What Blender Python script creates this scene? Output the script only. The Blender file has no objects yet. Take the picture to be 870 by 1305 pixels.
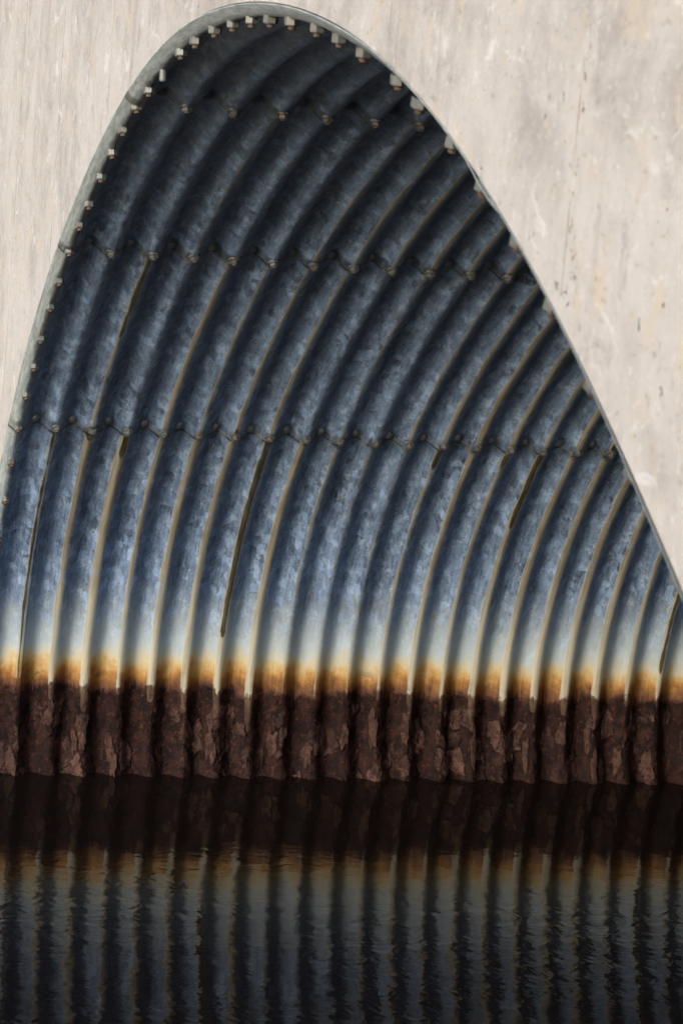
import bpy, bmesh, math, random
import numpy as np
from mathutils import Matrix, Vector

sc = bpy.context.scene
col = sc.collection
random.seed(4)
rng = np.random.default_rng(11)

# ------------------------------------------------------------------ camera
P = 0.152            # corrugation pitch (m)
WATER = 0.376        # rust line stands this far above the water (water is z = 0)
cam = bpy.data.cameras.new('camera')
cam.sensor_fit = 'HORIZONTAL'
cam.sensor_width = 24.0
cam.lens = 24.0 * 3394.4 / 870.0
cam.clip_start = 0.1
cam.clip_end = 2000
cam.dof.use_dof = True
cam.dof.focus_distance = 11.0
cam.dof.aperture_fstop = 12.0
camo = bpy.data.objects.new('camera', cam)
col.objects.link(camo)
right = Vector((0.2290147, 0.9698096, 0.0837956))
up = Vector((-0.1924612, -0.0392723, 0.9805184))
fwd = Vector((-0.9542070, 0.2406805, -0.1776568))
m = Matrix((right, up, -fwd)).transposed().to_4x4()
m.translation = Vector((11.5626, -1.34476, 3.01619 + WATER))
camo.matrix_world = m
sc.camera = camo

# ------------------------------------------------------------------ sky, sun, exposure
SUN_EL, SUN_AZ = 21.0, 40.0          # azimuth: degrees from -Y towards +X
w = bpy.data.worlds.new('World')
sc.world = w
w.use_nodes = True
nt = w.node_tree
bg = nt.nodes['Background']
sky = nt.nodes.new('ShaderNodeTexSky')
sky.sky_type = 'NISHITA'
sky.sun_disc = False
sky.sun_elevation = math.radians(SUN_EL)
sky.sun_rotation = math.radians(180 - SUN_AZ)
sky.dust_density = 3.0
nt.links.new(sky.outputs[0], bg.inputs[0])
bg.inputs[1].default_value = 0.15
sun = bpy.data.lights.new('sun', 'SUN')
sun.energy = 1.0
sun.angle = math.radians(55)
sun.color = (1.0, 0.98, 0.955)
suno = bpy.data.objects.new('sun', sun)
col.objects.link(suno)
ce = math.cos(math.radians(SUN_EL))
to_sun = Vector((ce * math.sin(math.radians(SUN_AZ)), -ce * math.cos(math.radians(SUN_AZ)), math.sin(math.radians(SUN_EL))))
suno.rotation_euler = to_sun.to_track_quat('Z', 'Y').to_euler()
suno.location = (4, -8, 12)

vs = sc.view_settings
vs.view_transform = 'Standard'
vs.look = 'None'
vs.exposure = 0.80
vs.gamma = 1.0
vs.use_curve_mapping = False
sc.cycles.use_denoising = True
sc.cycles.max_bounces = 8
sc.cycles.diffuse_bounces = 6
sc.cycles.glossy_bounces = 3
sc.cycles.adaptive_threshold = 0.04

# ------------------------------------------------------------------ node helpers
class NB:
    """small expression builder on one node tree"""
    def __init__(self, name):
        self.mat = bpy.data.materials.new(name)
        self.mat.use_nodes = True
        self.t = self.mat.node_tree
        self.bsdf = self.t.nodes['Principled BSDF']
        self.dim = '3D'
    def n(self, kind, **props):
        nd = self.t.nodes.new(kind)
        for k, v in props.items():
            setattr(nd, k, v)
        return nd
    def put(self, sock, v):
        if isinstance(v, bpy.types.NodeSocket):
            self.t.links.new(v, sock)
        else:
            sock.default_value = v
    def m(self, op, a, b=0.0, c=0.0, clamp=False):
        nd = self.n('ShaderNodeMath', operation=op, use_clamp=clamp)
        self.put(nd.inputs[0], a); self.put(nd.inputs[1], b); self.put(nd.inputs[2], c)
        return nd.outputs[0]
    def sstep(self, x, lo, hi, a=0.0, b=1.0):
        nd = self.n('ShaderNodeMapRange', interpolation_type='SMOOTHSTEP')
        self.put(nd.inputs[0], x); self.put(nd.inputs[1], lo); self.put(nd.inputs[2], hi)
        self.put(nd.inputs[3], a); self.put(nd.inputs[4], b)
        return nd.outputs[0]
    def lin(self, x, lo, hi, a=0.0, b=1.0):
        nd = self.n('ShaderNodeMapRange')
        self.put(nd.inputs[0], x); self.put(nd.inputs[1], lo); self.put(nd.inputs[2], hi)
        self.put(nd.inputs[3], a); self.put(nd.inputs[4], b)
        return nd.outputs[0]
    def mix(self, f, a, b, blend='MIX'):
        nd = self.n('ShaderNodeMix', data_type='RGBA', blend_type=blend)
        self.put(nd.inputs[0], f)
        for i, v in ((6, a), (7, b)):
            if isinstance(v, tuple) and len(v) == 3:
                v = (*v, 1)
            self.put(nd.inputs[i], v)
        return nd.outputs[2]
    def scale(self, vec, s):
        nd = self.n('ShaderNodeMapping')
        self.put(nd.inputs[0], vec); nd.inputs[3].default_value = s
        return nd.outputs[0]
    def noise(self, vec, s, detail=4.0, rough=0.55, dist=0.0):
        nd = self.n('ShaderNodeTexNoise', noise_dimensions=self.dim)
        self.put(nd.inputs['Vector'], vec); nd.inputs['Scale'].default_value = s
        nd.inputs['Detail'].default_value = detail; nd.inputs['Roughness'].default_value = rough
        nd.inputs['Distortion'].default_value = dist
        return nd.outputs[0]
    def noisec(self, vec, s, detail=2.0):
        nd = self.n('ShaderNodeTexNoise', noise_dimensions=self.dim)
        self.put(nd.inputs['Vector'], vec); nd.inputs['Scale'].default_value = s
        nd.inputs['Detail'].default_value = detail
        return nd.outputs[1]
    def voro(self, vec, s, feature='F1', rnd=1.0):
        nd = self.n('ShaderNodeTexVoronoi', feature=feature, voronoi_dimensions=self.dim)
        self.put(nd.inputs['Vector'], vec); nd.inputs['Scale'].default_value = s
        nd.inputs['Randomness'].default_value = rnd
        return nd
    def vadd(self, a, b, k):
        s = self.n('ShaderNodeVectorMath', operation='SCALE')
        self.put(s.inputs[0], b); s.inputs[3].default_value = k
        nd = self.n('ShaderNodeVectorMath', operation='ADD')
        self.put(nd.inputs[0], a); self.t.links.new(s.outputs[0], nd.inputs[1])
        return nd.outputs[0]
    def attr(self, name):
        return self.n('ShaderNodeAttribute', attribute_name=name).outputs['Fac']
    def uv(self):
        return self.n('ShaderNodeUVMap', uv_map='UVMap').outputs[0]
    def sep(self, v):
        nd = self.n('ShaderNodeSeparateXYZ'); self.put(nd.inputs[0], v)
        return nd.outputs
    def pos(self):
        return self.n('ShaderNodeNewGeometry').outputs['Position']
    def bump(self, h, strength, dist, normal=None):
        nd = self.n('ShaderNodeBump')
        self.put(nd.inputs['Height'], h); nd.inputs['Strength'].default_value = strength
        nd.inputs['Distance'].default_value = dist
        if normal is not None:
            self.put(nd.inputs['Normal'], normal)
        return nd.outputs[0]
    def out(self, **kw):
        for k, v in kw.items():
            key = {'color': 'Base Color', 'rough': 'Roughness', 'metal': 'Metallic', 'normal': 'Normal',
                   'ior': 'IOR', 'spec': 'Specular IOR Level'}[k]
            if isinstance(v, tuple) and len(v) == 3:
                v = (*v, 1)
            self.put(self.bsdf.inputs[key], v)
        return self.mat

# ------------------------------------------------------------------ materials
def mat_steel(seams):
    b = NB('weathered_galvanised_steel')
    b.dim = '2D'
    uv = b.uv()
    u, v, _ = b.sep(uv)
    z = b.sep(b.pos())[2]
    # galvanised spangle
    warp = b.noisec(b.scale(uv, (27, 27, 1)), 1.0, 1.0)
    wuv = b.vadd(uv, warp, 0.014)
    sp = b.voro(b.scale(b.vadd(uv, warp, 0.006), (44, 22, 1)), 1.0)
    spv = b.sep(sp.outputs['Color'])[0]
    sp2 = b.voro(b.scale(wuv, (135, 80, 1)), 1.0)
    spv2 = b.sep(sp2.outputs['Color'])[1]
    n_big = b.noise(b.scale(uv, (4.8, 1.9, 1)), 1.0, 3.0)
    n_mid = b.noise(b.scale(wuv, (26, 11, 1)), 1.0, 4.0, 0.65)
    mp = b.n('ShaderNodeMapping'); b.put(mp.inputs[0], uv)
    mp.inputs[2].default_value = (0, 0, math.radians(32)); mp.inputs[3].default_value = (105, 10, 1)
    n_fib = b.noise(mp.outputs[0], 1.0, 3.0, 0.6)
    val = b.m('ADD', b.m('ADD', b.lin(spv, 0, 1, -0.10, 0.08), b.m('SUBTRACT', b.m('MULTIPLY', b.m('GREATER_THAN', spv, 0.84), 0.36), b.m('MULTIPLY', b.m('LESS_THAN', spv, 0.10), 0.22))), b.lin(spv2, 0, 1, -0.16, 0.18))
    val = b.m('ADD', val, b.lin(n_mid, 0.25, 0.75, -0.14, 0.14))
    val = b.m('ADD', val, b.lin(n_big, 0.3, 0.7, -0.16, 0.16))
    val = b.m('ADD', val, b.lin(n_fib, 0.3, 0.7, -0.26, 0.26))
    val = b.m('MAXIMUM', b.m('ADD', val, 1.0), 0.25)
    tint = b.mix(b.sstep(n_mid, 0.35, 0.7), (0.138, 0.210, 0.355), (0.185, 0.272, 0.430))
    vm = b.n('ShaderNodeVectorMath', operation='SCALE')
    b.put(vm.inputs[0], tint); b.put(vm.inputs[3], val)
    steel = vm.outputs[0]
    # white zinc bloom patches
    bloom = b.sstep(b.m('ADD', n_mid, b.lin(spv2, 0, 1, -0.10, 0.10)), 0.62, 0.70, 0.0, 0.5)
    steel = b.mix(bloom, steel, (0.36, 0.47, 0.63))
    # the exposed end of the pipe is paler
    steel = b.mix(b.sstep(b.m('ADD', u, b.lin(n_mid, 0.3, 0.7, -0.010, 0.010)), 0.006, -0.016, 0, 0.8), steel,
                  b.mix(b.sstep(n_fib, 0.35, 0.65), (0.30, 0.36, 0.37), (0.48, 0.54, 0.545)))
    # dirt specks
    spk = b.voro(b.scale(uv, (40, 40, 1)), 1.0)
    spr = b.sep(spk.outputs['Color'])[1]
    speck = b.m('MULTIPLY', b.sstep(spk.outputs['Distance'], 0.15, 0.07), b.m('GREATER_THAN', spr, 0.88))
    steel = b.mix(b.m('MULTIPLY', speck, 0.8), steel, (0.025, 0.022, 0.024))
    # height above the rust line, with runs
    runs = b.noise(b.scale(uv, (60, 3.0, 1)), 1.0, 3.0, 0.6)
    wob = b.noise(b.scale(uv, (10, 8, 1)), 1.0, 4.0, 0.65)
    h = b.m('SUBTRACT', z, WATER)
    hn = b.m('ADD', h, b.lin(runs, 0.25, 0.75, -0.014, 0.014))
    hn = b.m('ADD', hn, b.lin(wob, 0.25, 0.75, -0.040, 0.040))
    pale = b.sstep(b.m('ADD', hn, b.lin(spv, 0, 1, -0.05, 0.05)), 0.58, 0.16, 0.0, 0.75)
    c = b.mix(pale, steel, (0.43, 0.52, 0.57))
    c = b.mix(b.sstep(hn, 0.225, 0.105, 0.0, 0.92), c, (0.50, 0.41, 0.20))
    c = b.mix(b.sstep(hn, 0.160, 0.060, 0.0, 0.92), c, (0.34, 0.160, 0.030))
    c = b.mix(b.sstep(hn, 0.100, 0.010), c, (0.080, 0.028, 0.012))
    spot = b.m('MULTIPLY', b.sstep(wob, 0.60, 0.68), b.sstep(h, 0.15, 0.05))
    c = b.mix(b.m('MULTIPLY', spot, 0.7), c, (0.10, 0.038, 0.016))
    # drip stains down the crests
    q = b.m('DIVIDE', u, P)
    fr = b.m('SUBTRACT', q, b.m('ROUND', q))
    d = b.m('ADD', b.m('MULTIPLY', fr, P), 0.003)
    ad = b.m('ABSOLUTE', d)
    en = b.lin(b.noise(b.scale(uv, (45, 5, 1)), 1.0, 3.0, 0.6), 0.25, 0.75, -0.0045, 0.0045)
    ade = b.m('ADD', ad, en)
    pw, dw = b.attr('pale_width'), b.attr('dark_width')
    pm = b.sstep(b.m('SUBTRACT', pw, ade), b.lin(d, -0.004, 0.006, -0.001, -0.004), b.lin(d, -0.004, 0.006, 0.003, 0.010))
    pm = b.m('MULTIPLY', pm, b.m('GREATER_THAN', pw, 0.0012))
    pm = b.m('MULTIPLY', pm, b.lin(wob, 0.25, 0.50, 0.65, 1.0))
    rim = b.m('MULTIPLY', b.sstep(b.m('ABSOLUTE', b.m('SUBTRACT', pw, ade)), 0.0035, 0.0008),
              b.m('GREATER_THAN', pw, 0.004))
    dm = b.sstep(b.m('SUBTRACT', dw, ade), -0.0012, 0.003)
    dm = b.m('MULTIPLY', dm, b.m('GREATER_THAN', dw, 0.0012))
    sn = n_fib
    pc = b.mix(b.sstep(runs, 0.35, 0.65), (0.165, 0.152, 0.112), (0.370, 0.352, 0.285))
    pc = b.mix(b.sstep(h, 0.80, 0.12), b.mix(0.45, pc, (0.19, 0.165, 0.100)), b.mix(0.4, pc, (0.55, 0.55, 0.47)))
    above = b.sstep(hn, -0.01, 0.03)
    c = b.mix(b.m('MULTIPLY', b.m('MULTIPLY', pm, 0.90), above), c, pc)
    c = b.mix(b.m('MULTIPLY', b.m('MULTIPLY', b.m('MULTIPLY', rim, 0.30), b.m('LESS_THAN', d, 0.0)), above), c, (0.50, 0.50, 0.44))
    drim = b.m('MULTIPLY', b.sstep(b.m('ABSOLUTE', b.m('SUBTRACT', b.m('SUBTRACT', ade, dw), 0.003)), 0.004, 0.001), b.m('GREATER_THAN', dw, 0.004))
    c = b.mix(b.m('MULTIPLY', drim, 0.6), c, (0.33, 0.31, 0.235))
    dc = b.mix(b.sstep(sn, 0.3, 0.7), (0.020, 0.018, 0.009), (0.085, 0.073, 0.035))
    c = b.mix(b.m('MULTIPLY', dm, 0.95), c, dc)
    # seepage under the laps: a dirt line along each lap edge and thin runs that drain from valley to crest; also shade painted round the bolts
    crest = b.m('ADD', b.m('MULTIPLY', b.m('COSINE', b.m('MULTIPLY', q, 2 * math.pi)), 0.5), 0.5)
    rowv = b.noise(b.scale(uv, (8.0, 0.4, 1)), 1.0, 1.0)
    lines = None
    wet_and_shade = None
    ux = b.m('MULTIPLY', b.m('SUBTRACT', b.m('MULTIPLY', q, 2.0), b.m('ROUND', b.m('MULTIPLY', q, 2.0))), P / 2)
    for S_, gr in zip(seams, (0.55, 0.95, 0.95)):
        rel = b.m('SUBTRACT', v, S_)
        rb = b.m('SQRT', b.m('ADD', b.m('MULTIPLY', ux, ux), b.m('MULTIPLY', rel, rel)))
        bolt_shade = b.m('MULTIPLY', b.sstep(b.m('ADD', rb, b.m('MULTIPLY', en, 1.6)), 0.040, 0.024), gr)  # bolt shadow painted into the colour as a dark round
        e1 = b.m('ABSOLUTE', b.m('ADD', b.m('ADD', rel, LAP - 0.004), b.m('MULTIPLY', en, 0.8)))
        l1 = b.m('MULTIPLY', b.sstep(e1, 0.013, 0.005), b.lin(crest, 0.2, 0.9, 0.8, 1.0))
        drop = b.m('ADD', rel, b.m('MULTIPLY', b.m('POWER', crest, 1.3), 0.062))
        e2 = b.m('ABSOLUTE', b.m('ADD', drop, en))
        l2 = b.m('MULTIPLY', b.sstep(e2, 0.010, 0.002), b.sstep(rowv, 0.50, 0.60, 0.0, 0.6))
        l = b.m('MAXIMUM', l1, l2)
        lines = l if lines is None else b.m('MAXIMUM', lines, l)
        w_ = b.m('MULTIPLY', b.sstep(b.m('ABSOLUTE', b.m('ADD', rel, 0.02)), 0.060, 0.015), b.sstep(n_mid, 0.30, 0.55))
        w_ = b.m('MAXIMUM', b.m('MULTIPLY', w_, b.m('MULTIPLY', gr, 0.85)), bolt_shade)
        wet_and_shade = w_ if wet_and_shade is None else b.m('MAXIMUM', wet_and_shade, w_)
    c = b.mix(b.m('MULTIPLY', wet_and_shade, 0.80), c, (0.030, 0.030, 0.024))  # damp band along the seams together with the painted bolt shadows
    c = b.mix(b.m('MULTIPLY', lines, 0.92), c, b.mix(b.sstep(n_mid, 0.47, 0.60), (0.016, 0.014, 0.008), (0.22, 0.20, 0.125)))
    # olive damp along the row of end bolts
    ol = b.m('MULTIPLY', b.sstep(b.m('ABSOLUTE', b.m('ADD', u, b.m('MULTIPLY', en, 1.5))), 0.016, 0.004),
             b.sstep(b.m('ADD', v, b.lin(n_mid, 0.3, 0.7, -0.5, 0.5)), seams[0] + 0.1, seams[0] + 0.9, 0.25, 0.75))
    c = b.mix(ol, c, (0.060, 0.057, 0.030))
    # rust below
    fl, ck = b.attr('flake'), b.attr('crack')
    r1 = b.noise(b.scale(uv, (24, 14, 1)), 1.0, 5.0, 0.72)
    r2 = b.noise(b.scale(uv, (150, 110, 1)), 1.0, 3.0, 0.65)
    rust = b.mix(b.sstep(r1, 0.36, 0.64), (0.0065, 0.0035, 0.0040), (0.033, 0.0142, 0.0132))
    rust = b.mix(b.sstep(fl, 0.40, 0.95, 0.0, 0.85), rust, b.mix(b.sstep(r1, 0.4, 0.6), (0.046, 0.025, 0.023), (0.130, 0.076, 0.062)))
    rust = b.mix(b.sstep(r2, 0.50, 0.68, 0.0, 0.75), rust, (0.011, 0.0065, 0.007))
    rust = b.mix(b.sstep(b.noise(b.scale(uv, (52, 40, 1)), 1.0, 3.0), 0.60, 0.72, 0.0, 0.6), rust, (0.095, 0.032, 0.012))
    rust = b.mix(b.m('MULTIPLY', ck, 0.85), rust, (0.006, 0.004, 0.004))
    tail = b.m('MULTIPLY', pm, b.m('SUBTRACT', 1.0, above))
    rust = b.mix(b.m('MULTIPLY', b.m('MULTIPLY', tail, b.sstep(h, -0.16, 0.0, 0.35, 0.85)), b.lin(r1, 0.35, 0.6, 0.6, 1.0)), rust, (0.13, 0.088, 0.062))
    isr = b.sstep(b.m('ADD', h, b.m('ADD', b.lin(wob, 0.25, 0.75, -0.040, 0.040), b.lin(runs, 0.25, 0.75, -0.012, 0.012))), 0.030, -0.020)
    c = b.mix(isr, c, rust)
    # surface
    stain = b.m('MAXIMUM', b.m('MAXIMUM', pm, dm), b.sstep(h, 0.35, 0.12))
    metal = b.m('MULTIPLY', b.m('SUBTRACT', 1.0, stain), 0.10)
    rough = b.lin(spv, 0.0, 1.0, 0.36, 0.56)
    rough = b.lin(stain, 0.0, 1.0, rough, 0.62)
    rough = b.lin(b.m('MULTIPLY', dm, 0.8), 0.0, 1.0, rough, 0.30)
    rough = b.lin(isr, 0.0, 1.0, rough, b.lin(r1, 0.35, 0.65, 0.42, 0.75))
    hb = b.m('ADD', b.m('MULTIPLY', n_mid, 0.0008), b.m('MULTIPLY', spv, 0.00025))
    hr = b.m('MULTIPLY', isr, b.m('ADD', b.m('MULTIPLY', r2, 0.0055), b.m('MULTIPLY', r1, 0.0085)))
    nrm = b.bump(b.m('ADD', hb, hr), 1.0, 1.0)
    return b.out(color=c, rough=rough, metal=metal, normal=nrm, spec=b.lin(isr, 0.0, 1.0, 0.4, 0.12))

def mat_steel_far():
    """the same steel for the plates deep inside and across the arch: fewer layers"""
    b = NB('weathered_galvanised_steel_far')
    b.dim = '2D'
    uv = b.uv()
    z = b.sep(b.pos())[2]
    n1 = b.noise(b.scale(uv, (26, 11, 1)), 1.0, 3.0, 0.65)
    n2 = b.noise(b.scale(uv, (24, 9, 1)), 1.0, 2.0)
    c = b.mix(b.sstep(n1, 0.3, 0.7), (0.150, 0.205, 0.330), (0.320, 0.410, 0.560))
    h = b.m('ADD', b.m('SUBTRACT', z, WATER), b.lin(n2, 0.25, 0.75, -0.05, 0.05))
    c = b.mix(b.sstep(h, 0.50, 0.15, 0.0, 0.72), c, (0.50, 0.58, 0.62))
    c = b.mix(b.sstep(h, 0.205, 0.110, 0.0, 0.9), c, (0.56, 0.50, 0.35))
    c = b.mix(b.sstep(h, 0.125, 0.060, 0.0, 0.92), c, (0.40, 0.195, 0.050))
    c = b.mix(b.sstep(h, 0.075, 0.025), c, (0.135, 0.050, 0.018))
    u = b.sep(uv)[0]
    q = b.m('DIVIDE', u, P)
    ad = b.m('ABSOLUTE', b.m('MULTIPLY', b.m('SUBTRACT', q, b.m('ROUND', q)), P))
    pm = b.sstep(b.m('SUBTRACT', b.attr('pale_width'), ad), -0.001, 0.0035)
    c = b.mix(b.m('MULTIPLY', pm, 0.85), c, (0.36, 0.33, 0.24))
    c = b.mix(b.sstep(u, 0.0, -0.02, 0, 0.8), c, (0.29, 0.34, 0.36))
    rust = b.mix(b.sstep(n1, 0.36, 0.64), (0.013, 0.007, 0.007), (0.070, 0.032, 0.025))
    c = b.mix(b.sstep(h, 0.022, -0.014), c, rust)
    return b.out(color=c, rough=0.5, metal=0.2, normal=b.bump(n1, 1.0, 0.0015), spec=0.4)

def mat_flake():
    b = NB('rust_scale')
    t = b.n('ShaderNodeTexCoord').outputs['Object']
    rnd = b.n('ShaderNodeObjectInfo').outputs['Random']
    n1 = b.noise(t, 40, 6, 0.65)
    n2 = b.noise(t, 160, 4, 0.6)
    c = b.mix(b.sstep(n1, 0.35, 0.65), (0.030, 0.017, 0.015), (0.115, 0.068, 0.054))
    c = b.mix(b.m('MULTIPLY', rnd, 0.5), c, (0.07, 0.045, 0.04))
    c = b.mix(b.sstep(n2, 0.52, 0.7, 0, 0.6), c, (0.15, 0.06, 0.025))
    return b.out(color=c, rough=0.75, spec=0.12, normal=b.bump(b.m('ADD', n1, n2), 1.0, 0.009))

def mat_nut(name, base, rusty):
    b = NB(name)
    t = b.n('ShaderNodeTexCoord').outputs['Object']
    rnd = b.n('ShaderNodeObjectInfo').outputs['Random']
    tv = b.vadd(t, b.n('ShaderNodeObjectInfo').outputs['Location'], 3.0)
    n1 = b.noise(tv, 60, 5, 0.6)
    c = b.mix(b.sstep(n1, 0.3, 0.7), tuple(x * 0.75 for x in base), base)
    c = b.mix(b.m('MULTIPLY', b.sstep(n1, 0.48, 0.62), b.lin(rnd, 0, 1, rusty * 0.3, rusty)), c, (0.12, 0.065, 0.03))
    return b.out(color=c, rough=0.5, metal=0.35, normal=b.bump(n1, 0.3, 0.002))

def mat_tip():
    b = NB('rusted_bolt_end')
    t = b.n('ShaderNodeTexCoord').outputs['Object']
    n1 = b.noise(t, 90, 4)
    return b.out(color=b.mix(n1, (0.05, 0.042, 0.038), (0.12, 0.075, 0.055)), rough=0.65)

def mat_concrete():
    b = NB('board_marked_concrete')
    pos = b.pos()
    x, y, z = b.sep(pos)
    big = b.noise(b.scale(pos, (1.6, 1.6, 1.2)), 1.0, 4, 0.6)
    mid = b.noise(b.scale(pos, (5.5, 5.5, 7)), 1.0, 5, 0.68, 0.4)
    fine = b.noise(b.scale(pos, (42, 42, 58)), 1.0, 4, 0.68)
    fib = b.noise(b.scale(pos, (9, 9, 8)), 1.0, 5, 0.70, 0.5)
    grain = b.noise(pos, 260, 2, 0.6)
    c = b.mix(b.sstep(mid, 0.32, 0.66), (0.350, 0.338, 0.332), (0.490, 0.475, 0.462))
    c = b.mix(b.sstep(big, 0.42, 0.62, 0, 0.7), c, (0.53, 0.522, 0.518))
    c = b.mix(b.sstep(fib, 0.53, 0.68, 0, 0.8), c, (0.52, 0.455, 0.37))
    c = b.mix(b.sstep(fib, 0.44, 0.30, 0, 0.65), c, (0.315, 0.292, 0.28))
    c = b.mix(b.sstep(fine, 0.56, 0.70, 0, 0.7), c, (0.58, 0.57, 0.565))
    c = b.mix(b.sstep(fine, 0.42, 0.28, 0, 0.65), c, (0.265, 0.243, 0.232))
    # white efflorescence blooms
    eff = b.noise(b.scale(pos, (7, 7, 10)), 1.0, 6, 0.75, 0.8)
    c = b.mix(b.sstep(eff, 0.57, 0.66, 0, 0.85), c, (0.61, 0.61, 0.615))
    # dirty runs from the top
    run = b.noise(b.scale(pos, (9, 9, 0.5)), 1.0, 4, 0.6)
    c = b.mix(b.m('MULTIPLY', b.sstep(run, 0.52, 0.72), b.sstep(z, 2.2, 3.7, 0, 0.4)), c, (0.235, 0.205, 0.185))
    # bug holes
    warp = b.vadd(pos, b.noisec(pos, 45), 0.035)
    vh = b.voro(b.scale(warp, (34, 34, 30)), 1.0)
    vr = b.sep(vh.outputs['Color'])[0]
    cl = b.noise(pos, 2.2, 3)
    size = b.m('MULTIPLY', b.lin(vr, 0.72, 1.0, 0.04, 0.24), b.sstep(cl, 0.42, 0.62, 0.2, 1.1))
    hole = b.m('MULTIPLY', b.sstep(b.m('SUBTRACT', size, vh.outputs['Distance']), 0.0, 0.05), b.m('GREATER_THAN', vr, 0.72))
    # honeycombed patch beside the formwork joint
    hx = b.m('DIVIDE', b.m('SUBTRACT', x, 7.665), 0.055)
    hz = b.m('DIVIDE', b.m('SUBTRACT', z, 3.06), 0.075)
    hd = b.m('SQRT', b.m('ADD', b.m('MULTIPLY', hx, hx), b.m('MULTIPLY', hz, hz)))
    patch = b.m('MULTIPLY', b.sstep(b.m('ADD', hd, b.lin(mid, 0.3, 0.7, -0.5, 0.5)), 1.1, 0.5), b.sstep(fine, 0.44, 0.36))
    hole = b.m('MAXIMUM', hole, patch)
    # rough small voids along the joint
    jv = b.m('MULTIPLY', b.sstep(b.m('ABSOLUTE', b.m('SUBTRACT', x, 7.66)), 0.02, 0.004), b.sstep(fine, 0.42, 0.34))
    hole = b.m('MAXIMUM', hole, b.m('MULTIPLY', jv, 0.8))
    c = b.mix(b.m('MULTIPLY', hole, 0.85), c, (0.115, 0.095, 0.080))
    c = b.mix(1.0, c, (0.885, 0.905, 0.945), 'MULTIPLY')
    hgt = b.m('ADD', b.m('MULTIPLY', fine, 0.5), b.m('MULTIPLY', mid, 0.6))
    hgt = b.m('ADD', hgt, b.m('MULTIPLY', fib, 0.5))
    hgt = b.m('ADD', hgt, b.m('MULTIPLY', grain, 0.12))
    hgt = b.m('SUBTRACT', hgt, b.m('MULTIPLY', hole, 1.2))
    return b.out(color=c, rough=0.85, normal=b.bump(hgt, 0.6, 0.006), spec=0.3)

def mat_joint():
    b = NB('grimy_formwork_joint')
    pos = b.pos()
    n = b.noise(b.scale(pos, (30, 30, 9)), 1.0, 5, 0.7)
    c = b.mix(b.sstep(n, 0.40, 0.62), (0.20, 0.18, 0.165), (0.40, 0.38, 0.365))
    return b.out(color=c, rough=0.9, normal=b.bump(n, 0.6, 0.003))

def mat_water():
    b = NB('dark_peaty_water')
    pos = b.pos()
    big = b.noise(b.scale(pos, (1.0, 0.8, 1)), 0.9, 2)
    amp = b.sstep(big, 0.35, 0.65, 0.35, 1.0)
    x = b.sep(pos)[0]
    near = b.sstep(x, 0.3, 1.8, 0.15, 1.0)
    n1 = b.noise(b.scale(pos, (9, 6.5, 1)), 1.0, 2.0, 0.5, 0.6)
    n2 = b.noise(b.scale(pos, (24, 16, 1)), 1.0, 2.0, 0.5, 0.4)
    h = b.m('ADD', b.m('MULTIPLY', n1, 0.75), b.m('MULTIPLY', n2, 0.26))
    h = b.m('MULTIPLY', h, b.m('MULTIPLY', amp, near))
    return b.out(color=(0.006, 0.0045, 0.004), rough=0.015, ior=1.33, spec=0.22, normal=b.bump(h, 1.0, 0.0028))

def mat_ground():
    b = NB('rough_grass_and_soil')
    pos = b.pos()
    n1 = b.noise(pos, 0.7, 6, 0.65)
    n2 = b.noise(pos, 14, 5, 0.7)
    c = b.mix(b.sstep(n1, 0.4, 0.6), (0.13, 0.135, 0.11), (0.30, 0.295, 0.29))
    c = b.mix(b.sstep(n2, 0.5, 0.7, 0, 0.7), c, (0.38, 0.37, 0.37))
    return b.out(color=c, rough=0.9, normal=b.bump(n2, 0.8, 0.05))

def mat_mud():
    b = NB('stream_mud')
    n = b.noise(b.pos(), 6, 6)
    return b.out(color=b.mix(n, (0.03, 0.022, 0.015), (0.09, 0.065, 0.04)), rough=0.9)

M = {'steel_far': mat_steel_far(), 'flake': mat_flake(), 'nut': mat_nut('galvanised_nut', (0.18, 0.205, 0.215), 0.75),
     'seam_nut': mat_nut('stained_seam_nut', (0.135, 0.16, 0.19), 0.9), 'tip': mat_tip(), 'seam_head': mat_nut('stained_bolt_head', (0.17, 0.205, 0.25), 0.5),
     'concrete': mat_concrete(), 'water': mat_water(), 'joint': mat_joint(), 'ground': mat_ground(), 'mud': mat_mud()}

# ------------------------------------------------------------------ arch profile (inner crest line, x/z plane)
XC, Y0 = 5.2, -0.05
CF = [3.08461, 2.43338, -1.87112, 6.73534, -6.1629, 0.95817]
th = np.linspace(-1.636, 1.636, 2001)
rr = sum(c * (th / 1.6) ** (2 * k) for k, c in enumerate(CF))
px = XC + rr * np.sin(th)
pz = Y0 + rr * np.cos(th) + WATER
ext = np.linspace(1.3, 0.005, 200)
dl = np.array([px[0] - px[1], pz[0] - pz[1]]); dl /= np.hypot(*dl)
dl = np.array([dl[0] * 0.45, dl[1]]); dl /= np.hypot(*dl)
px = np.r_[px[0] + dl[0] * ext, px, px[-1] - dl[0] * ext[::-1]]
pz = np.r_[pz[0] + dl[1] * ext, pz, pz[-1] + dl[1] * ext[::-1]]
arc = np.r_[0, np.cumsum(np.hypot(np.diff(px), np.diff(pz)))]
ST = arc[-1]
tx, tz = np.gradient(px, arc), np.gradient(pz, arc)
def prof(s):
    return np.interp(s, arc, px), np.interp(s, arc, pz)
def outn(s):                         # outward normal (away from the inside)
    a, b_ = np.interp(s, arc, tx), np.interp(s, arc, tz)
    l = np.hypot(a, b_)
    return -b_ / l, a / l
def s_at(x, z):
    return arc[np.argmin((px - x) ** 2 + (pz - z) ** 2)]
S3, S2, S1 = s_at(0.69, 1.30 + WATER), s_at(1.883, 2.136 + WATER), s_at(3.217, 2.742 + WATER)
half = arc < ST / 2
SR = np.interp(WATER, pz[half], arc[half])          # arc length at the rust line
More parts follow.
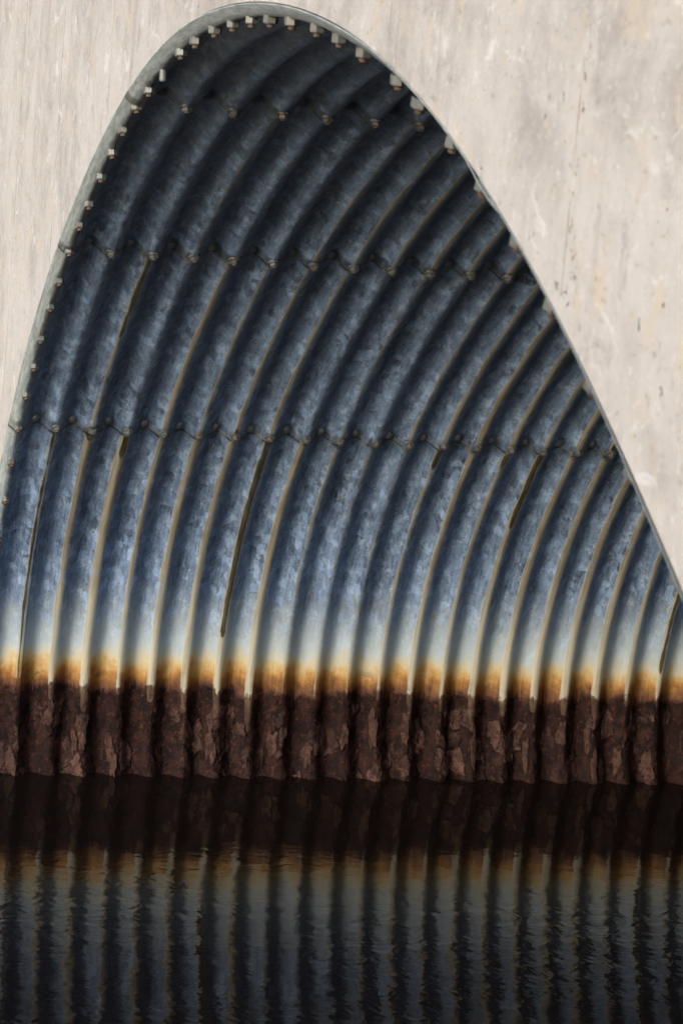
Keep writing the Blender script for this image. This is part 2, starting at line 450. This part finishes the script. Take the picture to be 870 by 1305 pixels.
SW = np.interp(0.0, pz[half], arc[half])            # at the water
DEPTH = 0.050
FRONT = -0.041
def corr(z):
    return DEPTH / 2 * (1 - np.cos(2 * np.pi * z / P))

# ------------------------------------------------------------------ numpy noise
def hash2(a, b_, k=0):
    h = (a.astype(np.int64) * 374761393 + b_.astype(np.int64) * 668265263 + k * 974634777) & 0xffffffff
    h = ((h ^ (h >> 13)) * 1274126177) & 0xffffffff
    return ((h ^ (h >> 16)) & 0xffff) / 65535.0
def vnoise(x, y, k=0):
    i, j = np.floor(x), np.floor(y)
    f, g = x - i, y - j
    f, g = f * f * (3 - 2 * f), g * g * (3 - 2 * g)
    a = hash2(i, j, k) * (1 - f) + hash2(i + 1, j, k) * f
    c = hash2(i, j + 1, k) * (1 - f) + hash2(i + 1, j + 1, k) * f
    return a * (1 - g) + c * g
def cells(x, y, k=0):
    """voronoi: random id value and distance to the cell border"""
    i, j = np.floor(x), np.floor(y)
    d1 = np.full(x.shape, 9.0); d2 = d1.copy(); idv = np.zeros(x.shape)
    for a in (-1, 0, 1):
        for c in (-1, 0, 1):
            ci, cj = i + a, j + c
            dd = np.hypot(x - ci - hash2(ci, cj, k + 1), y - cj - hash2(ci, cj, k + 2))
            near = dd < d1
            d2 = np.where(near, d1, np.minimum(d2, dd))
            idv = np.where(near, hash2(ci, cj, k + 3), idv)
            d1 = np.where(near, dd, d1)
    return idv, d2 - d1

def rust_relief(z, s):
    """scaling rust: stepped plates and pits, metres towards the inside; and how lifted a plate is (0..1)"""
    wx = z + 0.020 * (vnoise(z * 38, s * 26, 7) - 0.5) + 0.010 * (vnoise(z * 110, s * 90, 8) - 0.5)
    wy = s + 0.040 * (vnoise(z * 30, s * 22, 9) - 0.5) + 0.014 * (vnoise(z * 95, s * 100, 10) - 0.5)
    a, ea = cells(wx / 0.050, wy / 0.120, 20)
    c, ec = cells(wx / 0.024, wy / 0.045, 40)
    hi = np.clip((a - 0.45) / 0.55, 0, 1)
    hgt = 0.0105 * hi + 0.0045 * np.clip((c - 0.4) / 0.6, 0, 1)
    hgt = hgt * np.clip(ea / 0.08, 0.0, 1.0) ** 0.3
    hgt += 0.006 * (vnoise(z * 14, s * 10, 51) - 0.5) + 0.0035 * (vnoise(z * 60, s * 60, 52) - 0.5)
    mask = np.clip((SR - 0.015 + 0.03 * (vnoise(z * 20, s * 3, 60) - 0.5) - s) / 0.05, 0, 1)
    crack = np.clip(1 - ea / 0.075, 0, 1) * (hi > 0.03) * (vnoise(z * 25, s * 12, 61) > 0.4)
    return hgt * mask, (hi * 0.8 + 0.3 * c) * mask * (ea > 0.06), crack * mask

# ------------------------------------------------------------------ stains on each crest
# (rib, top seam, bottom seam, kind, half width at top, half width at bottom, start, end) start/end 0..1 downwards
STREAKS = []
def st(rib, row, kind, w0, w1, t0=0.0, t1=1.0):
    STREAKS.append((rib, row, kind, w0, w1, t0, t1))
W = 0.0225
for rib, w0, w1 in ((2, .7, .62), (3, .95, .95), (4, .55, .42), (5, .72, .85), (6, .62, .75), (7, .0, .75), (8, .72, .85),
                    (9, .34, .15), (10, .14, .10), (11, .16, .10), (12, .26, .32), (13, .62, .66), (14, .45, .40),
                    (15, .60, .75), (16, .66, .85), (17, .72, .9), (18, .8, .95), (19, .72, .9), (20, .5, .5), (21, .55, .4)):
    st(rib, 0, 'p', w0 * W, w1 * W)
for rib, w, t0, t1 in ((1, .25, .03, .98), (2, .7, -.02, .06), (3, .6, .0, .13), (7, .62, .0, .82), (12, .55, .0, .12), (14, .4, .0, .10),
                       (15, .55, .02, .38), (21, .45, .35, .9), (20, .4, -.03, .05), (17, .35, -.05, .03), (6, .4, -.04, .03)):
    st(rib, 0, 'd', w * W, w * W * 0.8, t0, t1)
for rib, w0, w1 in ((2, .2, .3), (4, .42, .62), (5, .22, .30), (6, .32, .45), (7, .30, .40), (9, .15, .12), (12, .4, .55), (13, .5, .62),
                    (14, .5, .58), (15, .35, .42), (16, .55, .75), (17, .5, .55), (18, .5, .5), (11, .2, .3)):
    st(rib, 1, 'p', w0 * W, w1 * W)
for rib, w, t0, t1 in ((2, .38, .02, .5), (4, .3, -.02, .04), (9, .35, -.02, .03), (10, .4, -.03, .03), (11, .4, -.02, .02), (12, .35, -.03, .02)):
    st(rib, 1, 'd', w * W, w * W * 0.7, t0, t1)
for rib, w0, w1 in ((3, .1, .15), (6, .15, .26), (7, .25, .32), (8, .28, .38), (9, .32, .42), (10, .3, .4), (11, .35, .4), (12, .3, .3)):
    st(rib, 2, 'p', w0 * W, w1 * W)
for rib, w, t0, t1 in ((3, .4, -.02, .02), (4, .4, -.02, .02), (5, .4, -.02, .02), (6, .35, -.02, .03)):
    st(rib, 2, 'd', w * W, w * W * 0.7, t0, t1)
TAIL = {2: .05, 3: .10, 5: .05, 6: .08, 7: .15, 8: .18, 13: .15, 14: .07, 15: .13, 16: .08, 17: .06, 18: .07, 19: .08}
for rib in range(22, 170):
    random.seed(rib * 13)
    for row in (0, 1, 2):
        if random.random() < 0.65:
            w = random.uniform(.2, .9) * W
            st(rib, row, 'p', w, w * random.uniform(.7, 1.2))
        if random.random() < 0.18:
            st(rib, row, 'd', random.uniform(.3, .7) * W, .3 * W, 0, random.uniform(.1, .8))
LAP, THK = 0.042, 0.007
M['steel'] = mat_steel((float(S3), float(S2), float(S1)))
ROWSPAN = {0: (S3, SR), 1: (S2, S3), 2: (S1, S2)}
def streak_attrs(z, s, mirror):
    ss = ST - s if mirror else s
    pw, dw = np.zeros_like(z), np.zeros_like(z)
    rib = np.round(z / P).astype(int)
    ribset = set(np.unique(rib).tolist())
    for r, row, kind, w0, w1, t0, t1 in STREAKS:
        if r not in ribset:
            continue
        top, bot = ROWSPAN[row]
        t = (top - ss) / (top - bot)
        k = rib == r
        e = np.clip((t - t0) / 0.012, 0, 1) ** 0.5 * np.clip((t1 - t) / 0.014, 0, 1) ** 0.5 if kind == 'd' else \
            np.clip((t - t0 - 0.02) / 0.02, 0, 1) * (np.clip((t1 - t) / 0.02, 0, 1) if row else 1.0)
        wdt = (w0 + (w1 - w0) * np.clip(t, 0, 1)) * np.minimum(e, 1)
        if kind == 'p' and row == 0:
            tl = TAIL.get(r, 0.02)
            wdt = wdt * np.where(ss < SR, np.clip(1 - (SR - ss) / tl, 0, 1) ** 0.25, 1)
        wdt = np.where(k, wdt, 0)
        if kind == 'p':
            pw = np.maximum(pw, wdt)
        else:
            dw = np.maximum(dw, wdt)
    return pw, dw

# ------------------------------------------------------------------ object helpers
def mesh_obj(name, verts, faces, mat, parent=None, smooth=False):
    me = bpy.data.meshes.new(name)
    me.from_pydata([tuple(v) for v in verts], [], [tuple(f) for f in faces])
    me.update()
    if smooth:
        me.polygons.foreach_set('use_smooth', [True] * len(me.polygons))
    if mat:
        me.materials.append(mat)
    o = bpy.data.objects.new(name, me)
    col.objects.link(o)
    o.parent = parent
    return o
def copy_obj(src, parent):
    c = src.copy()
    col.objects.link(c)
    c.parent = parent
    return c
def tag(o, label, cat, group=None):
    o['label'] = label
    o['category'] = cat
    if group:
        o['group'] = group
def structure(o):
    o['kind'] = 'structure'
    return o

# ------------------------------------------------------------------ setting: ground, stream bed, water
def grid(name, xs, ys, zf, mat):
    X, Y = np.meshgrid(xs, ys, indexing='ij')
    Z = zf(X, Y)
    v = np.stack([X, Y, Z], -1).reshape(-1, 3)
    n, k = len(xs), len(ys)
    f = [(i * k + j, (i + 1) * k + j, (i + 1) * k + j + 1, i * k + j + 1) for i in range(n - 1) for j in range(k - 1)]
    return structure(mesh_obj(name, v, f, mat, smooth=True))
xs = np.unique(np.r_[-900, -400, -150, np.linspace(-60, -8, 27), np.linspace(-7, 18, 101), np.linspace(19, 70, 27), 150, 400, 900])
ys = np.unique(np.r_[-900, -400, -150, np.linspace(-70, -6, 33), np.linspace(-5, FRONT + 0.05, 22)])
def outside(X, Y):
    d = np.maximum(-0.55 - X, X - 10.95)
    bank = -1.3 + np.clip(d + 0.6, 0, None) * 1.15
    z = np.where(d > -0.6, np.minimum(bank, 1.9 + 0.02 * np.clip(d, 0, 60)), -1.3)
    bump = (vnoise(X * 0.9, Y * 0.9, 3) - 0.5) * 0.35 + (vnoise(X * 3, Y * 3, 4) - 0.5) * 0.12
    return z + bump * np.clip(d + 0.7, 0.15, 1)
grid('ground', xs, ys, outside, M['ground'])
ys2 = np.unique(np.r_[np.linspace(0.30, 30, 40), 60, 150, 400, 900])
grid('embankment', xs, ys2, lambda X, Y: 4.72 + (vnoise(X * 0.8, Y * 0.8, 5) - 0.5) * 0.12
     + 0.9 * np.clip((Y - 2) / 4, 0, 1), M['ground'])
grid('stream_bed', np.linspace(-0.6, 11.0, 40), np.linspace(0.0, 26, 60),
     lambda X, Y: -1.15 + (vnoise(X * 1.2, Y * 1.2, 6) - 0.5) * 0.3, M['mud'])
wv = [(-1.6, -400, 0), (12.0, -400, 0), (12.0, 26, 0), (-1.6, 26, 0)]
structure(mesh_obj('water', wv, [(0, 1, 2, 3)], M['water']))

# ------------------------------------------------------------------ concrete headwall
def headwall():
    s = np.linspace(0, ST, 700)
    x, z = prof(s)
    nx, nz = outn(s)
    gap = 0.0015 + 0.010 * np.clip(vnoise(s * 2.0, s * 0, 70) - 0.45, 0, 1) + 0.006 * np.clip(vnoise(s * 60, s * 0, 71) - 0.35, 0, 1) \
        + 0.004 * (vnoise(s * 17, s * 0, 72))
    gap = np.where(s < ST * 0.33, gap, 0.0006)
    o = DEPTH / 2 * (1 - math.cos(2 * math.pi * FRONT / P)) + 0.0035 + gap
    ix, iz = x + nx * o, z + nz * o
    XL, XR, ZB, ZT = -7.0, 17.4, -1.6, 5.0
    cx, cz = XC, 0.2
    dx, dz = ix - cx, iz - cz
    t = np.minimum(np.where(dx > 0, (XR - cx) / np.maximum(dx, 1e-6), (XL - cx) / np.minimum(dx, -1e-6)),
                   np.where(dz > 0, (ZT - cz) / np.maximum(dz, 1e-6), (ZB - cz) / np.minimum(dz, -1e-6)))
    ox, oz = cx + dx * t, cz + dz * t
    corner = [(XL, ZB), (XL, ZT), (XR, ZT), (XR, ZB)]
    for a, c in corner:                       # snap nearest outer sample to each corner
        k = np.argmin((ox - a) ** 2 + (oz - c) ** 2)
        ox[k], oz[k] = a, c
    n = len(s)
    fy, by = FRONT + 0.002, 0.34
    rad = np.r_[0, 0.0005, 0.002, np.linspace(0.01, 1, 9)]
    V = []
    for q, r in enumerate(rad):
        bev = 0.0
        rough = np.where(s < ST * 0.33, 0.006 * vnoise(s * 45, s * 0 + q, 80), 0.0) if q == 0 else 0
        for i in range(n):
            V.append((ix[i] + (ox[i] - ix[i]) * r, fy + bev + (rough[i] if q == 0 else 0), iz[i] + (oz[i] - iz[i]) * r))
    K = len(rad)
    base = len(V)
    for i in range(n):
        V.append((x[i] + nx[i] * 0.085, by, z[i] + nz[i] * 0.085))
    for i in range(n):
        V.append((ox[i], by, oz[i]))
    mid = len(V)
    for i in range(n):
        V.append((x[i] + nx[i] * 0.085, 0.02, z[i] + nz[i] * 0.085))
    F = []
    for i in range(n - 1):
        for q in range(K - 1):
            F.append((q * n + i, q * n + i + 1, (q + 1) * n + i + 1, (q + 1) * n + i))
        F.append((i + 1, i, mid + i, mid + i + 1))                                         # reveal
        F.append((mid + i + 1, mid + i, base + i, base + i + 1))
        F.append((base + i + 1, base + i, base + n + i, base + n + i + 1))                 # back
        F.append(((K - 1) * n + i, (K - 1) * n + i + 1, base + n + i + 1, base + n + i))   # rim
    o = mesh_obj('concrete_headwall', V, F, M['concrete'])
    tag(o, 'pale weathered concrete headwall framing the arched steel culvert opening', 'headwall')
    return o
hw = headwall()
zs = np.linspace(0, 1, 90)
def seam_fin(X, z0, z1, hw_=0.005, proud=0.0012):
    V, F = [], []
    for k, t in enumerate(zs):
        z = z0 + (z1 - z0) * t
        x = X + 0.003 * (float(vnoise(np.array([z * 9.]), np.array([X]), 90)[0]) - 0.5)
        g = 0.35 + 0.8 * float(vnoise(np.array([z * 14.]), np.array([X * 3]), 91)[0])
        V += [(x - hw_ * g, FRONT + 0.003, z), (x, FRONT + 0.002 - proud * g, z), (x + hw_ * g, FRONT + 0.003, z)]
        if k:
            a = (k - 1) * 3
            F += [(a, a + 1, a + 4, a + 3), (a + 1, a + 2, a + 5, a + 4)]
    mesh_obj('formwork_ridge', V, F, M['joint'], hw)
for i in range(-5, 12):
    X = 1.60 + 1.21 * i
    if -0.3 < X < 10.7:
        k = (px > X - 0.02) & (px < X + 0.02) & (pz > 0.3)
        z0 = pz[k].max() + 0.06 if k.any() else 0.1
    else:
        z0 = 0.0
    seam_fin(X, z0, 4.98)

# ------------------------------------------------------------------ culvert
culvert = bpy.data.objects.new('steel_culvert', None)
culvert.empty_display_size = 0.3
col.objects.link(culvert)
culvert.location = (XC, FRONT, 0)
bpy.context.view_layer.update()
OFF = Vector((XC, FRONT, 0))
tag(culvert, 'arched culvert of bolted corrugated galvanised steel plates, rusted along the waterline', 'culvert')

def make_plate(s0, s1, z0, z1, ds, dz, lip, first, rust=False, mirror=False, mat='steel'):
    """one corrugated plate; lip = 'low' (s0 edge laps inside its neighbour), 'high', 'both' or None"""
    zz = np.linspace(z0, z1, max(3, int(round((z1 - z0) / dz)) + 1))
    if rust:
        fs = np.arange(SW - 0.06, SR + 0.03, 0.0038)
        ss = np.unique(np.r_[np.arange(s0, SW - 0.06, 0.05), fs, np.linspace(SR + 0.03, s1, int((s1 - SR) / ds) + 1)])
    else:
        ss = np.linspace(s0, s1, int((s1 - s0) / ds) + 2)
    S, Z = np.meshgrid(ss, zz, indexing='ij')
    inw = np.zeros_like(S)
    if lip in ('low', 'both'):
        inw += THK * np.clip((s0 + 0.17 - S) / 0.09, 0, 1)
    if lip in ('high', 'both'):
        inw += THK * np.clip((S - s1 + 0.17) / 0.09, 0, 1)
    inw += 0.005 * np.clip((Z - (z1 - 0.07)) / 0.05, 0, 1)
    # slight waviness of hand-assembled plates
    inw += 0.004 * (vnoise(S * 1.7, Z * 1.3, 31) - 0.5)
    flake = np.zeros_like(S)
    crack = np.zeros_like(S)
    if rust:
        rel, flake, crack = rust_relief(Z, S)
        inw += rel
    o = corr(Z) - inw
    x, z = prof(S)
    nx, nz = outn(S)
    X, Zc = x + nx * o, z + nz * o
    V = np.stack([X - OFF.x, Z - OFF.y, Zc], -1)
    n, k = S.shape
    verts = [V.reshape(-1, 3)]
    idx = np.arange(n * k).reshape(n, k)
    faces = [np.stack([idx[:-1, :-1], idx[:-1, 1:], idx[1:, 1:], idx[1:, :-1]], -1).reshape(-1, 4)]
    US, UZ = [S.reshape(-1)], [Z.reshape(-1)]
    FL = [flake.reshape(-1)]
    CK = [crack.reshape(-1)]
    cnt = n * k
    def strip(line_idx, dv):
        nonlocal cnt
        a = V.reshape(-1, 3)[line_idx]
        verts.append(a.copy()); verts.append(a + dv)
        q = len(line_idx)
        i = np.arange(q - 1) + cnt
        faces.append(np.stack([i, i + 1, i + q + 1, i + q], -1))
        for _ in (0, 1):
            US.append(S.reshape(-1)[line_idx]); UZ.append(Z.reshape(-1)[line_idx]); FL.append(flake.reshape(-1)[line_idx]); CK.append(crack.reshape(-1)[line_idx])
        cnt += 2 * q
    def outv(li, amt):
        a, c = outn(S.reshape(-1)[li])
        return np.stack([a * amt, a * 0, c * amt], -1)
    if lip in ('low', 'both'):
        strip(idx[0, :], outv(idx[0, :], THK + 0.003))
    if lip in ('high', 'both'):
        strip(idx[-1, :], outv(idx[-1, :], THK + 0.003))
    strip(idx[:, -1], outv(idx[:, -1], 0.009))
    if first:
        strip(idx[:, 0], outv(idx[:, 0], 0.0032))
    VV, FF = np.concatenate(verts), np.concatenate(faces)
    US, UZ, FL = np.concatenate(US), np.concatenate(UZ), np.concatenate(FL)
    CK = np.concatenate(CK)
    me = bpy.data.meshes.new('plate')
    me.vertices.add(len(VV)); me.vertices.foreach_set('co', VV.astype(np.float32).reshape(-1))
    me.loops.add(FF.size); me.loops.foreach_set('vertex_index', FF.astype(np.int32).reshape(-1))
    me.polygons.add(len(FF))
    me.polygons.foreach_set('loop_start', np.arange(0, FF.size, 4, dtype=np.int32))
    me.polygons.foreach_set('use_smooth', np.ones(len(FF), dtype=bool))
    me.update(calc_edges=True)
    uvl = me.uv_layers.new(name='UVMap')
    fi = FF.reshape(-1)
    uvl.data.foreach_set('uv', np.stack([UZ[fi], US[fi]], -1).astype(np.float32).reshape(-1))
    pw, dw = streak_attrs(UZ, US, mirror)
    for nm, arr in (('pale_width', pw), ('dark_width', dw), ('flake', FL), ('crack', CK)):
        a = me.attributes.new(nm, 'FLOAT', 'POINT')
        a.data.foreach_set('value', arr.astype(np.float32))
    me.materials.append(M[mat])
    me.validate()
    o = bpy.data.objects.new('plate', me)
    col.objects.link(o)
    o.parent = culvert
    return o
E1 = 0.04
ROWS = [  # s0, s1, lip, first lap rib, mirrored
    (0.0, S3 + E1, None, 1, False),
    (S3 - LAP, S2 + E1, 'low', 2, False),
    (S2 - LAP, S1 + E1, 'low', 20, False),
    (S1 - LAP, ST - S1 + LAP, 'both', 10, False),
    (ST - S1 - E1, ST - S2 + LAP, 'high', 20, True),
    (ST - S2 - E1, ST - S3 + LAP, 'high', 2, True),
    (ST - S3 - E1, ST, None, 1, True)]
END = 161
bottom_plates = []
for r, (s0, s1, lip, lap, mir) in enumerate(ROWS):
    ribs = [None] + list(range(lap, END, 20)) + [END]
    for a, c in zip(ribs[:-1], ribs[1:]):
        z0 = FRONT if a is None else a * P - 0.012
        z1 = c * P + 0.012
        near = z0 < 3.6 and not mir
        if near:
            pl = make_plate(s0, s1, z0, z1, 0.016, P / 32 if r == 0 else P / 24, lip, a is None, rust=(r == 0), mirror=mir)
            if r == 0:
                bottom_plates.append((z0, z1, pl))
        else:
            make_plate(s0, s1, z0, z1, 0.07, P / 10, lip, a is None, mirror=mir, mat='steel_far')

# ------------------------------------------------------------------ bolts
def prism(nside, r0, r1, h0, h1, rot=0.0):
    V, F = [], []
    for h, r in ((h0, r0), (h1 - (h1 - h0) * 0.14, r1), (h1, r1 * 0.86)):
        for k in range(nside):
            a = rot + 2 * math.pi * k / nside
            V.append((r * math.cos(a), r * math.sin(a), h))
    for l in (0, 1):
        for k in range(nside):
            F.append((l * nside + k, l * nside + (k + 1) % nside, (l + 1) * nside + (k + 1) % nside, (l + 1) * nside + k))
    F.append(tuple(2 * nside + k for k in range(nside)))
    return V, F
def me_of(name, VF, mat):
    me = bpy.data.meshes.new(name)
    me.from_pydata(VF[0], [], VF[1]); me.update()
    me.materials.append(mat)
    return me
nut_me = me_of('nut', prism(6, 0.0185, 0.0185, -0.004, 0.018), M['nut'])
tip_me = me_of('bolt_end', prism(12, 0.0095, 0.0095, 0.010, 0.027), M['tip'])
tip_long_me = me_of('bolt_end', prism(12, 0.0105, 0.0105, -0.004, 0.034), M['nut'])
def flanged():
    V1, F1 = prism(16, 0.0235, 0.0225, -0.006, 0.005)
    V2, F2 = prism(6, 0.0185, 0.0180, 0.0, 0.017)
    return V1 + V2, F1 + [tuple(i + len(V1) for i in f) for f in F2]
snut_me = me_of('nut', flanged(), M['seam_nut'])
stip_me = me_of('bolt_end', prism(12, 0.0105, 0.0105, 0.010, 0.022), M['seam_nut'])
def dome(r, h, n=14, rings=4):
    V, F = [], []
    for q in range(rings):
        a = q / rings * math.pi / 2
        for k in range(n):
            t = 2 * math.pi * k / n
            V.append((r * math.cos(a) * math.cos(t), r * math.cos(a) * math.sin(t), -0.004 + h * math.sin(a)))
    V.append((0, 0, -0.004 + h))
    for q in range(rings - 1):
        for k in range(n):
            F.append((q * n + k, q * n + (k + 1) % n, (q + 1) * n + (k + 1) % n, (q + 1) * n + k))
    for k in range(n):
        F.append(((rings - 1) * n + k, (rings - 1) * n + (k + 1) % n, len(V) - 1))
    return V, F
head_me = me_of('bolt_head', dome(0.0225, 0.020), M['seam_head'])
for pl in head_me.polygons:
    pl.use_smooth = True

def place(name, me, s, z, inset, spin, tilt=0.04):
    x, zz = prof(s); nx, nz = outn(s)
    o_ = corr(z) - inset
    inward = Vector((-float(nx), 0, -float(nz)))
    o = bpy.data.objects.new(name, me)
    col.objects.link(o)
    o.parent = culvert
    o.location = Vector((float(x + nx * o_), z, float(zz + nz * o_))) - OFF
    q = inward.to_track_quat('Z', 'Y')
    o.rotation_mode = 'QUATERNION'
    t = Vector((random.uniform(-tilt, tilt), random.uniform(-tilt, tilt), 1)).to_track_quat('Z', 'Y')
    from mathutils import Quaternion
    o.rotation_quaternion = q @ t @ Quaternion((0, 0, 1), spin)
    return o
def child(name, me, par):
    o = bpy.data.objects.new(name, me)
    col.objects.link(o)
    o.parent = par
    return o
random.seed(8)
ring = [(0.671, 1.292), (0.86, 1.458), (1.024, 1.604), (1.208, 1.744), (1.426, 1.894), (1.627, 2.006), (1.867, 2.136), (2.067, 2.26),
        (2.235, 2.374), (2.472, 2.484), (2.7, 2.58), (2.919, 2.669), (3.175, 2.735), (3.363, 2.814), (3.599, 2.874), (3.903, 2.928),
        (4.128, 2.966), (4.399, 3.003), (4.634, 3.024), (4.879, 3.035), (5.119, 3.038), (5.368, 3.03), (5.64, 3.02), (5.877, 3.0),
        (6.102, 2.97), (6.399, 2.918), (6.592, 2.863), (6.839, 2.795), (7.061, 2.726), (7.287, 2.657), (7.511, 2.576), (7.74, 2.476),
        (7.949, 2.381), (8.173, 2.269)]
rs = [s_at(a, c + WATER) for a, c in ring]
d = 0.245
down = rs[0] - d
while down > SW + 0.02:
    rs.append(down); down -= d
upr = rs[33] + d
while upr < ST - SW - 0.02:
    rs.append(upr); upr += d
for i, s in enumerate(rs):
    if i == 14:                                   # this one has lost its nut
        place('bolt_end', tip_long_me, s, 0.0, 0.0, 0)
        continue
    # towards the right haunch the row of bolts runs closer to the cut end
    zb = -0.006 * min(1.0, max(0.0, (s - ST * 0.53) / (ST * 0.06)))
    big = place('nut', nut_me, s, zb + random.uniform(-0.003, 0.003), -0.10 * zb, random.uniform(0, 6.28), 0.06)
    child('bolt_end', tip_me, big)
for s in (S3, S2, S1):
    for i in range(0, 24):
        if i > 0:
            nn = place('nut', snut_me, s + random.uniform(-.006, .006), i * P + random.uniform(-.004, .004), THK, random.uniform(0, 6.28), 0.08)
            child('bolt_end', stip_me, nn)
        place('bolt_head', head_me, s + 0.002 + random.uniform(-.006, .006), (i + 0.5) * P - 0.012 + random.uniform(-.004, .004), THK, 0, 0.12)

# ------------------------------------------------------------------ loose plates of rust scale on the crests
def rust_flake(zc, sc_, wz, hs, lift, seed, par):
    r = random.Random(seed)
    n = 34
    ph = [r.uniform(0, 6.28) for _ in range(4)]
    pts = []
    for k in range(n):
        a = 2 * math.pi * k / n
        rad = 1 + 0.16 * math.sin(2 * a + ph[0]) + 0.14 * math.sin(3 * a + ph[1]) + 0.10 * math.sin(5 * a + ph[2]) + r.uniform(-.17, .17)
        ca, sa = math.cos(a), math.sin(a)
        ca = math.copysign(abs(ca) ** 0.75, ca); sa = math.copysign(abs(sa) ** 0.8, sa)
        pts.append((zc + wz * rad * ca, sc_ + hs * rad * sa))
    V, F = [], []
    def put(z, s, inset):
        x, zz = prof(s); nx, nz = outn(s)
        o_ = float(corr(z)) - inset
        V.append((float(x + nx * o_) - OFF.x, z - OFF.y, float(zz + nz * o_)))
    def lf(z, s):
        return 0.0075 + lift * max(0.0, (z - zc) / wz) ** 2
    for z, s in pts:
        put(z, s, -0.004)
    for z, s in pts:
        put(z, s, lf(z, s))
    for z, s in pts:
        put(zc + (z - zc) * 0.93, sc_ + (s - sc_) * 0.95, lf(z, s) + 0.0022)
    for z, s in pts:
        put(zc + (z - zc) * 0.5, sc_ + (s - sc_) * 0.5, lf(zc + (z - zc) * 0.5, s) + 0.0030 + r.uniform(-.001, .001))
    put(zc, sc_, lf(zc, sc_) + 0.003)
    for l in range(3):
        for k in range(n):
            F.append((l * n + k, l * n + (k + 1) % n, (l + 1) * n + (k + 1) % n, (l + 1) * n + k))
    for k in range(n):
        F.append((3 * n + k, 3 * n + (k + 1) % n, 4 * n))
    o = mesh_obj('rust_flake', V, F, M['flake'], par, smooth=False)
    o.location = (0, 0, 0)
    return o
r = random.Random(21)
def host(z):
    for a, c, o in bottom_plates:
        if a <= z <= c - 0.02:
            return o
    return bottom_plates[-1][2]
for i in range(0, 22):
    for k in range(r.choice((0, 1, 1, 2))):
        zc = i * P + r.uniform(-0.040, 0.012)
        h_ = r.uniform(0.025, 0.085)
        s_ = r.uniform(SW + h_ * 0.7, SR - 0.06 - h_)
        rust_flake(zc, s_, r.uniform(0.010, 0.022), h_, r.uniform(0.0, 0.006), i * 10 + k, host(zc))
